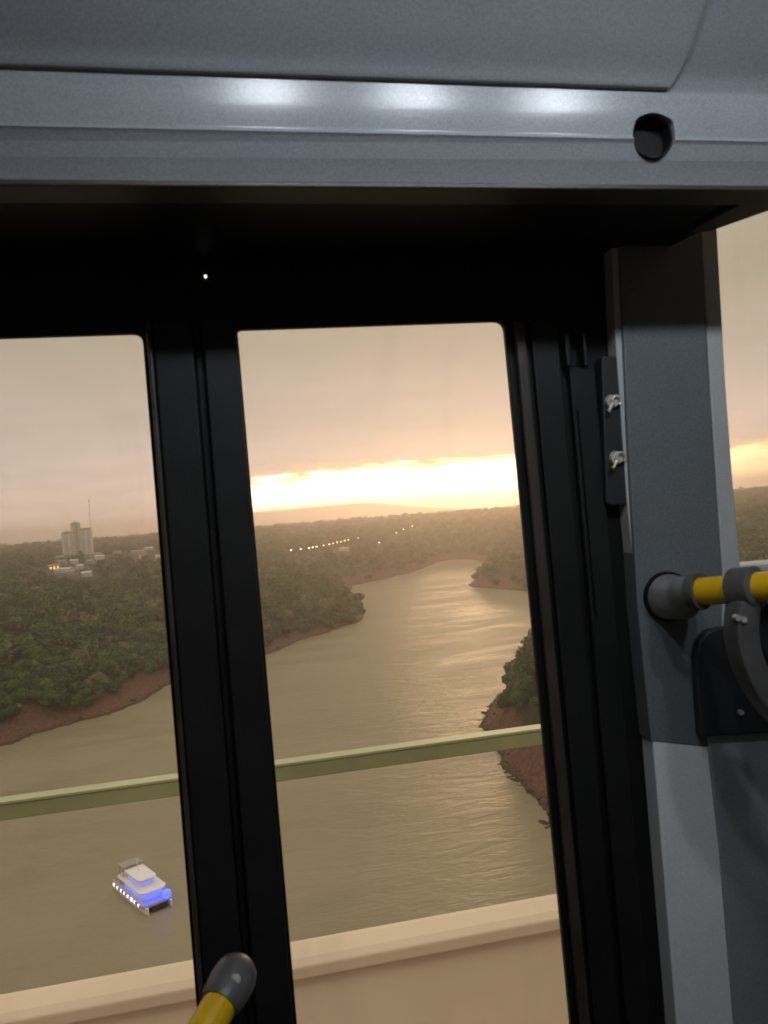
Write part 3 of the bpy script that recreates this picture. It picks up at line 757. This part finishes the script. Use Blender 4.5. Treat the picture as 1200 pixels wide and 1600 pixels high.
for xx in (P(372, 1350, RY).x-2.2, P(372, 1350, RY).x, P(955, 1300, RY).x, P(955, 1300, RY).x+2.2, P(955, 1300, RY).x+4.4):
    MB().box(xx-.028, xx+.028, RY+.005, RY+.04, pz_top, rb-.013).build('post', MT['rail'], br, bevel=.004)
MB().box(-9, 30, -9, RY+.4, -2.9, -2.42).build('deck', MT['asphalt'], br)
MB().box(-9, 30, RY-.9, RY-.36, -2.418, -2.30).build('kerb', MT['concrete'], br, bevel=.02)

# ================================================================== BUS
bus = thing('bus', 'interior side of a city bus with grey ceiling duct, black window frames and grey pillar', 'bus', (0, 0, -2.38))
WY = .97       # inner face of the window frames
VY = .75       # lower front edge of the duct
prof = [(.752, .3290), (.7535, .333), (.737, .3725), (.7335, .3752), (.7350, .3785), (.7325, .40), (.7315, .418), (.7290, .4300), (.712, .452), (.64, .52), (.50, .60), (.42, .635)]
prof_in = [(.46, .66), (.54, .62), (.68, .54), (.80, .46), (.80, .335)]
def smooth_prof(pts, n=5):
    out = []
    for i in range(len(pts)-1):
        p0, p1, p2, p3 = [Vector(q) for q in (pts[max(i-1, 0)], pts[i], pts[i+1], pts[min(i+2, len(pts)-1)])]
        for k in range(n):
            u = k/n; out.append(tuple(.5*((2*p1)+(p2-p0)*u+(2*p0-5*p1+4*p2-p3)*u*u+(3*p1-p0-3*p2+p3)*u**3)))
    return out+[tuple(pts[-1])]
def duct(x0, x1):
    b = MB(); pp_ = prof[:4]+smooth_prof(prof[4:], 6); pts = [Vector((x0, y_, z_)) for y_, z_ in pp_+prof_in]; return b.extrude(pts, (x1-x0, 0, 0))
du = duct(-3, 2.6).build('ceiling_duct', MT['valance'], bus, smooth=True)
# proud upper plate with a slanted end
def face_at(px, py, ys):
    d = ray(px, py); return d*(ys/d.y)
xe = P(1040, 122, .727).x; xe2 = P(1070, 62, .708).x
off = .0055
plate = MB()
pp = [(.7290-off*.6, .4262), (.7290-off, .4285), (.712-off*.9, .452-.003), (.64-off*.7, .52-off*.75), (.50-off*.5, .60-off*.85)]
pb = [(.7290+.0005, .4262), (.7300, .4285), (.713, .453), (.641, .521), (.501, .601)]
ends = [xe, xe+.004, xe2, xe2+.006, xe2+.010]
vs_ = []
for (a, bb, e) in zip(pp, pb, ends): vs_ += [(-3, *a), (e, *a), (-3, *bb), (e, *bb)]
fs_ = []
rs = [smooth_prof([(q[0], q[1], q[2], 0)[:3] for q in [(a[0], a[1], e) for a, e in zip(L_, ends)]], 5) for L_ in (pp, pb)]
vs_ = []
for a, bb in zip(*rs): vs_ += [(-3, a[0], a[1]), (a[2], a[0], a[1]), (-3, bb[0], bb[1]), (bb[2], bb[0], bb[1])]
nr_ = len(rs[0])-1
for i in range(nr_):
    o = i*4; fs_ += [(o, o+1, o+5, o+4), (o+2, o+6, o+7, o+3), (o+1, o+3, o+7, o+5), (o, o+4, o+6, o+2)]
fs_ += [(0, 2, 3, 1), (nr_*4, nr_*4+1, nr_*4+3, nr_*4+2)]
plate.add(vs_, fs_).build('access_panel', MT['valance'], bus, smooth=True)
# hole in the duct, its inner shade put in as a black lining
pc = P(1022, 211, .7345)
n = 32; ring = []
for k in range(n):
    a = 2*math.pi*k/n
    ring.append(.0215*(1+.12*math.exp(-((a-R(38))/.24)**2)+.06*math.exp(-((a-R(140))/.25)**2)))
def ring_at(y_, f=1.0):
    return [Vector((pc.x+r_*f*1.14*math.cos(2*math.pi*k/n), y_, pc.z+r_*f*1.06*math.sin(2*math.pi*k/n))) for k, r_ in enumerate(ring)]
cut_me = MB().extrude(ring_at(.70), (0, .055, 0)).mesh('cutter', MT['rubber'])
cutter = bpy.data.objects.new('cutter', cut_me); COL.objects.link(cutter)
du.modifiers.clear(); bo = du.modifiers.new('hole', 'BOOLEAN'); bo.object = cutter; bo.operation = 'DIFFERENCE'; bo.solver = 'EXACT'
# the cutter is in world space, the duct is a child of the bus
bpy.context.view_layer.update()
nm_ = bpy.data.meshes.new_from_object(du.evaluated_get(bpy.context.evaluated_depsgraph_get()))
du.modifiers.clear(); du.data = nm_
for p in nm_.polygons: p.use_smooth = True
e_ = du.modifiers.new('edges', 'EDGE_SPLIT'); e_.split_angle = R(32)
bpy.data.objects.remove(cutter)
b = MB(); ra = [ring_at(.7385, .985), ring_at(.7385, .90), ring_at(.7535, .86), ring_at(.7535, .99)]
vs_ = [v for r_ in ra for v in r_]
b.add(vs_, [(l_*n+k, l_*n+(k+1) % n, ((l_+1) % 4)*n+(k+1) % n, ((l_+1) % 4)*n+k) for l_ in range(4) for k in range(n)])
b.extrude(ring_at(.7525, .985), (0, .002, 0)); liner = b.build('rubber_plug', MT['rubber'], bus)
# lip below the duct; warm light it picks up is put into its brown
zc = .3285
lipf = MB()
def hor(px, py): return G(px, py, zc)
q1, q2 = hor(1112, 361), hor(1200, 326)
dirv = (q2-q1).normalized(); q2b = q1+dirv*((.758-q1.y)/dirv.y if dirv.y else 1)
lip_in = .040
pts = [Vector((-3, VY-.001, zc)), Vector((q2b.x+.02, VY-.001, zc)), Vector((q1.x, q1.y, zc)), Vector((q1.x-.02, q1.y+.008, zc)), Vector((q1.x-.03, q1.y-.004, zc)),
       Vector((q2b.x-.06, VY+lip_in, zc)), Vector((-3, VY+lip_in, zc))]
lipf.extrude(pts, (0, 0, .006)); lipf.build('duct_lip', MT['brown_trim'], bus, bevel=.0015)
MB().extrude([Vector((-3, VY+.01, zc+.007)), Vector((q2b.x+.0, VY+.01, zc+.007)), Vector((q1.x, q1.y, zc+.007)), Vector((q1.x-.02, WY+.02, zc+.007)), Vector((-3, WY+.02, zc+.007))], (0, 0, .01)).build('duct_underside', MT['black'], bus)
# comb-shaped black window frame around the two side panes
def corner(c, d1, d2, r=13, n=4):
    """rounded corner in sight coordinates: c corner, d1 incoming neighbour, d2 outgoing neighbour"""
    c = Vector(c); a = (Vector(d1)-c).normalized()*r; b = (Vector(d2)-c).normalized()*r
    return [tuple(((1-t)**2)*(c+a)+2*t*(1-t)*c+t*t*(c+b)) for t in [k/n for k in range(n+1)]]
BOT = 1760
lw_tr = (222, 520.5); lw_r_b = (222+85.5*(BOT-520)/1080+2, BOT)
cw_tl = (371, 515); cw_l_b = (463+15, BOT); cw_tr = (788, 501); cw_r_b = (893+15, BOT)
stile_r = [(955, 364), (961, 516), (980, 788), (997, 960), (1017, 1160), (1057, 1600), (1071, BOT)]
poly = [(-900, 60), (955, 60)] + stile_r[:1] + stile_r[1:] + [cw_r_b] + corner(cw_tr, cw_r_b, cw_tl, 16) + corner(cw_tl, cw_tr, cw_l_b, 8) + [cw_l_b, lw_r_b] + corner(lw_tr, lw_r_b, (0, 527.5), 16) + [(0, 527.5), (-900, 558)]
wf = MB().sight(poly, WY, WY+.010).build('window_frame', MT['black'], bus, bevel=.0015)
MB().sight([(-900, BOT+2), (1071, BOT+2), (1071, 2400), (-900, 2400)], WY-.004, WY+.06).build('window_sill', MT['black_soft'], bus)
MB().sight([(-1500, 60), (-902, 60), (-902, 2400), (-1500, 2400)], WY, WY+.05).build('side_wall', MT['inner'], bus)
def sl(pa, pb_, s): return (pa[0]+(pb_[0]-pa[0])*s, pa[1]+(pb_[1]-pa[1])*s)
def stile(x0, x1, ytop, yA, yB, name, m, bevel=.002, sL=.0795, sR=.0795, bot=BOT, par=None):
    f = lambda x, s, yy: (x+s*(yy-520), yy)
    return MB().sight([f(x0, sL, ytop), f(x1, sR, ytop), f(x1, sR, bot), f(x0, sL, bot)], yA, yB).build(name, m, par or wf, bevel=bevel)
stile(238, 300, 500, WY-.014, WY-.001, 'stile', MT['black_soft'])
stile(316, 369, 500, WY-.014, WY-.001, 'stile', MT['black_soft'], sR=.083)
stile(228, 236, 500, WY-.020, WY-.001, 'pane_gasket', MT['brown_trim'], bevel=.003)
stile(303, 312, 510, WY-.006, WY-.001, 'seam', MT['black'], bevel=.001)
stile(806, 822, 500, WY-.012, WY-.001, 'pane_gasket', MT['brown_trim'], sL=.094, sR=.094, bevel=.003)
stile(830, 872, 500, WY-.009, WY-.001, 'stile', MT['black_soft'], sL=.092, sR=.09)
stile(882, 890, 518, WY-.020, WY-.001, 'latch_rib', MT['black_soft'], bot=572, sL=.09, sR=.09)
stile(910, 916, 518, WY-.020, WY-.001, 'latch_rib', MT['black_soft'], bot=572, sL=.09, sR=.09)
stile(885, 925, 574, WY-.012, WY-.001, 'stile', MT['black_soft'], sL=.088, sR=.086)
stile(893, 897, 640, WY-.017, WY-.012, 'seam', MT['black_soft'], bot=960, sL=.088, sR=.088, bevel=.001)
# latch plate and its two screws
hp = MB().sight(corner((940, 556), (946, 790), (966, 556), 8)+corner((966, 556), (940, 556), (986, 788), 8)+corner((986, 788), (966, 556), (948, 790), 10)+corner((948, 790), (986, 788), (940, 556), 10), .948, WY-.001).build('hinge_plate', MT['dark_plastic'], wf, bevel=.002)
def screw(px, py, tailm, lab):
    c = P(px, py, .944)
    s = MB(); rr = .0085
    s.tube([(c.x, .9475, c.z), (c.x, .943, c.z)], [.0095, .0085], 18)
    o = s.build('screw', MT['steel'], hp, smooth=True, label=lab)
    s = MB(); s.tube([(c.x+.004+.0062*math.cos(a), .9405, c.z+.0062*math.sin(a)) for a in [R(x_) for x_ in range(-60, 250, 20)]], .0019, 8)
    s.build('washer', MT['steel'], wf, smooth=True)
    MB().tube([(c.x-.002, .9405, c.z-.004), (c.x-.008, .9395, c.z-.0125), (c.x-.0105, .9395, c.z-.0145)], [.0024, .0022, .003], 8).build('screw_tail', tailm, wf, smooth=True)
screw(957, 627, MT['steel'], 'upper crescent-shaped steel screw'); screw(964, 715, MT['brass'], 'lower crescent-shaped steel screw with brassy edge')
# small glowing white dot in the header
c = P(321, 431, WY-.004)
MB().tube([(c.x, WY-.003, c.z), (c.x, WY+.002, c.z)], .0019, 10).build('indicator_light', MT['led'], bus)
# glass panes
MB().sight([(-880, 540), (lw_tr[0]+14, 505), (lw_r_b[0]+14, BOT+10), (-880, BOT+10)], WY+.012, WY+.016).build('window_pane', MT['glass'], bus)
MB().sight([(cw_tl[0]-14, 495), (cw_tr[0]+14, 487), (cw_r_b[0]+14, BOT+10), (cw_l_b[0]-14, BOT+10)], WY+.012, WY+.016).build('window_pane', MT['glass'], bus)
MB().sight([(1060, 180), (1900, 180), (1900, 1000), (1100, 1000)], WY+.012, WY+.016).build('window_pane', MT['glass'], bus)
# pillar
PY = .94
pil = MB().sight([(966, 300), (1092, 300), (1095, 360), (1111, 640), (1128, 893), (1128, 1170), (1018, 1159), (1000.5, 990), (996.5, 947), (987, 788), (981, 679), (974, 516), (968, 366)], PY, WY+.011).build('pillar', MT['pillar'], bus, bevel=.002)
MB().sight([(953, 300), (970, 300), (971, 366), (977, 516), (984, 679), (990, 788), (999, 947), (1001.5, 985), (998, 960), (980, 788), (961, 516), (955, 364)], PY+.006, WY-.001).build('pillar_edge', MT['pale_trim'], pil)  # pillar's side face; the light on it put in as paler grey
MB().sight([(1093, 300), (1118, 300), (1121, 365), (1134, 600), (1146, 760), (1158, 893), (1158, 980), (1129, 980), (1129, 893), (1112, 640), (1096, 360)], PY+.004, WY+.011).build('window_trim', MT['pale_trim'], bus, bevel=.002)
MB().sight([(1020, 1156), (1105, 1152), (1125, 1330), (1147, 1600), (1163, BOT+200), (1080, BOT+200), (1057, 1600), (1038, 1370)], PY+.001, WY+.011).build('lower_pillar', MT['pale_paint'], bus, bevel=.002)
# wall below the right window
MB().sight([(1106.5, 1150), (1300, 1140), (1700, 1120), (1700, 2400), (1230, 2400), (1164.5, BOT+200), (1148.5, 1600), (1126.5, 1330)], PY-.004, WY+.011).build('lower_wall', MT['mid_panel'], bus, bevel=.002)
MB().sight([(1130, 891), (1159, 891), (1240, 882), (1900, 830), (1900, 1118), (1130, 1160)], PY+.012, WY+.06).build('right_window_sill', MT['inner'], bus, bevel=.003)
MB().sight([(1150, 886), (1900, 822), (1900, 828), (1150, 892)], PY+.02, WY+.06).build('sill_edge', MT['pale_trim'], bus, bevel=.001)
# dark rounded plate behind the rail
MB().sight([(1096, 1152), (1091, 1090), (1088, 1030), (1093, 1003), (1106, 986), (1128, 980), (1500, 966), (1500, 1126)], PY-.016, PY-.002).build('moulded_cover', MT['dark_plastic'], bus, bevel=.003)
MB().sight([(1903, 60), (2600, 60), (2600, 2400), (1903, 2400)], WY, WY+.05).build('side_wall', MT['inner'], bus)
MB().sight([(958, 60), (2600, 60), (2600, 172), (958, 172)], WY+.001, WY+.05).build('header_panel', MT['black'], bus)
# pale corner of a ceiling fitting, upper right
e1 = [P(1143, -6, .688), P(1182, 23, .688), P(1215, 25, .688), P(1300, 10, .688), P(1300, -40, .688), P(1120, -40, .688)]
MB().extrude(e1, (0, .03, 0)).build('speaker_housing', MT['ceiling'], bus, bevel=.004)
# rest of the shell
MB().box(-3.05, 2.65, WY+.07, WY+.09, -2.1, -1.0).build('outer_skin', MT['ceiling'], bus, bevel=.004)  # unseen outer panel, added in white to bounce light onto the parapet
MB().box(-3, 2.6, -1.55, .44, .665, .70).build('ceiling', MT['ceiling'], bus)
MB().box(-3, 2.6, -1.60, -1.552, -1.5, .70).build('far_side_wall', MT['inner'], bus)
MB().box(-3.05, -3.002, -1.55, 1.0, -1.5, .70).build('end_wall', MT['inner'], bus)
MB().box(2.602, 2.65, -1.55, 1.0, -1.5, .70).build('end_wall', MT['inner'], bus)
MB().box(-3, 2.6, -1.55, WY-.002, -1.56, -1.50).build('floor', MT['floor'], bus)
MB().box(-3, 2.6, .462, WY+.05, .66, .70).build('roof', MT['inner'], bus)

# ceiling lamp whose three diffusers show as soft highlights on the duct
LY, LZ = .21, .655
xs_ = []
for px, py in ((413, 140), (640, 157), (856, 165)):
    v = P(px, py, .7325); xs_.append(v.x*(1+(.7325-LY)/.7325))
print('lamp xs', xs_)
cl = thing('ceiling_lamp', 'ceiling strip lamp with three round cool-white diffusers, mirrored in the grey duct', 'ceiling lamp', (xs_[1], LY, LZ))
MB().box(xs_[0]-.1, xs_[2]+.1, LY-.07, LY+.07, LZ-.012, LZ+.009).build('housing', MT['ceiling'], cl, bevel=.004)
for x_ in xs_:
    MB().tube([(x_, LY, LZ-.013), (x_, LY, LZ-.022), (x_, LY, LZ-.034), (x_, LY, LZ-.041)], [.034, .034, .026, .010], 20).build('diffuser', MT['lamp'], cl)

# ================================================================== GRAB RAILS
# right: horizontal yellow bar with its socket on the pillar
a0 = P(1042, 932, PY-.002); a1 = P(1086, 925, .868); a2 = P(1320, 906, .70)
gr = thing('grab_rail', 'yellow horizontal grab rail fixed to the grey pillar by a cast socket', 'grab rail', tuple(a0))
dr = (a2-a1).normalized()
MB().tube([a1-dr*.01, a2, a2+dr*1.0], .0172, 28).build('tube', MT['yellow'], gr, smooth=True)
so = MB().tube([a0+Vector((0, .002, 0)), a0+Vector((0, -.010, 0)), a0+Vector((.003, -.034, 0)), a0.lerp(a1, .62)+Vector((0, -.006, 0)), a1-dr*.004, a1+dr*.004], [.0305, .0300, .0265, .0235, .0215, .0215], 28)
sock = so.build('socket', MT['casting'], gr, smooth=True)
MB().tube([a1-dr*.002, a1+dr*.010], .0228, 28).build('collar', MT['dgrey'], gr, smooth=True)
MB().tube([a0+Vector((0, .0025, 0)), a0+Vector((0, -.004, 0))], .0335, 28).build('base_gasket', MT['rubber'], gr, smooth=True)
sb = a0+Vector((-.012, -.028, .002)); MB().tube([sb, sb+Vector((-.001, -.006, 0))], .0045, 12).build('bolt', MT['steel'], gr, smooth=True)
# clamp with curved strap handle hanging from it
tcl = a1+dr*((P(1163, 920, (a1.y+a2.y)/2).x-a1.x)/dr.x)
c = None
best = None
for k in range(400):
    p_ = a1+dr*(k*.001); u_, v_, _ = project(*p_)
    if best is None or abs(u_-1166) < best[0]: best = (abs(u_-1166), p_)
cc = best[1]
st_ = thing('strap_handle', 'dark grey clamp and curved loop handle hanging on the yellow grab rail', 'handle', tuple(cc))
MB().tube([cc-dr*.0165, cc-dr*.0135, cc+dr*.0135, cc+dr*.0165], [.020, .0245, .0245, .020], 28).build('clamp', MT['dgrey'], st_, smooth=True)
yy_ = cc.y
def curve(pts, y_):
    P3 = [P(a, b_, y_) for a, b_ in pts]; out = []
    for i in range(len(P3)-1):
        p0, p1, p2, p3 = P3[max(i-1, 0)], P3[i], P3[i+1], P3[min(i+2, len(P3)-1)]
        for k in range(6):
            t_ = k/6; out.append(.5*((2*p1)+(p2-p0)*t_+(2*p0-5*p1+4*p2-p3)*t_**2+(3*p1-p0-3*p2+p3)*t_**3))
    return out+[P3[-1]]
MB().band(curve([(1162, 940), (1158, 975), (1160, 1005), (1170, 1040), (1190, 1080), (1225, 1120), (1275, 1150)], yy_-.004), (0, 1, 0), .030, .028).build('outer_loop', MT['dgrey'], st_, bevel=.004)
MB().band(curve([(1184, 940), (1186, 975), (1192, 1005), (1212, 1030), (1250, 1050)], yy_+.004), (0, 1, 0), .026, .022).build('inner_loop', MT['dark_plastic'], st_, bevel=.003)
for (bx_, by_) in ((1151, 965), (1160, 968)):
    q_ = P(bx_, by_, yy_-.018); MB().tube([q_+Vector((0, .004, 0)), q_+Vector((0, -.004, 0))], .0036, 10).build('bolt', MT['steel'], st_, smooth=True)
q_ = P(1157, 1113, PY-.018); MB().tube([q_+Vector((0, .003, 0)), q_+Vector((0, -.003, 0))], .0034, 10).build('cover_screw', MT['steel'], bus, smooth=True)

# lower left: yellow rail end with a grey knuckle on the mullion
b0 = P(365, 1529, .80); b1 = P(345, 1566, .775); b2 = P(288, 1668, .725)
g2 = thing('grab_rail', 'yellow slanting grab rail ending in a dark grey knuckle against the black mullion', 'grab rail', tuple(b0))
d2 = (b2-b1).normalized()
MB().tube([b1-d2*.01, b2, b2+d2*.7], .0172, 28).build('tube', MT['yellow'], g2, smooth=True)
MB().tube([b0-d2*.022, b0-d2*.020, b0-d2*.014, b0-d2*.005, b0+d2*.006, b1-d2*.004, b1+d2*.003], [.004, .012, .0185, .0222, .0228, .0215, .0190], 28).build('knuckle', MT['dgrey'], g2, smooth=True)
mb_ = P(375, 1520, WY); MB().tube([b0, mb_], [.016, .018], 16).build('bracket', MT['dgrey'], g2, smooth=True)
q_ = P(368, 1531, b0.y-.0235); vd = -q_.normalized(); MB().tube([q_-vd*.010, q_+vd*.001, q_+vd*.0025], [.0052, .0052, .0038], 14).build('screw', MT['steel'], g2, smooth=True)
print('trees', len(T), 'single', len(single))
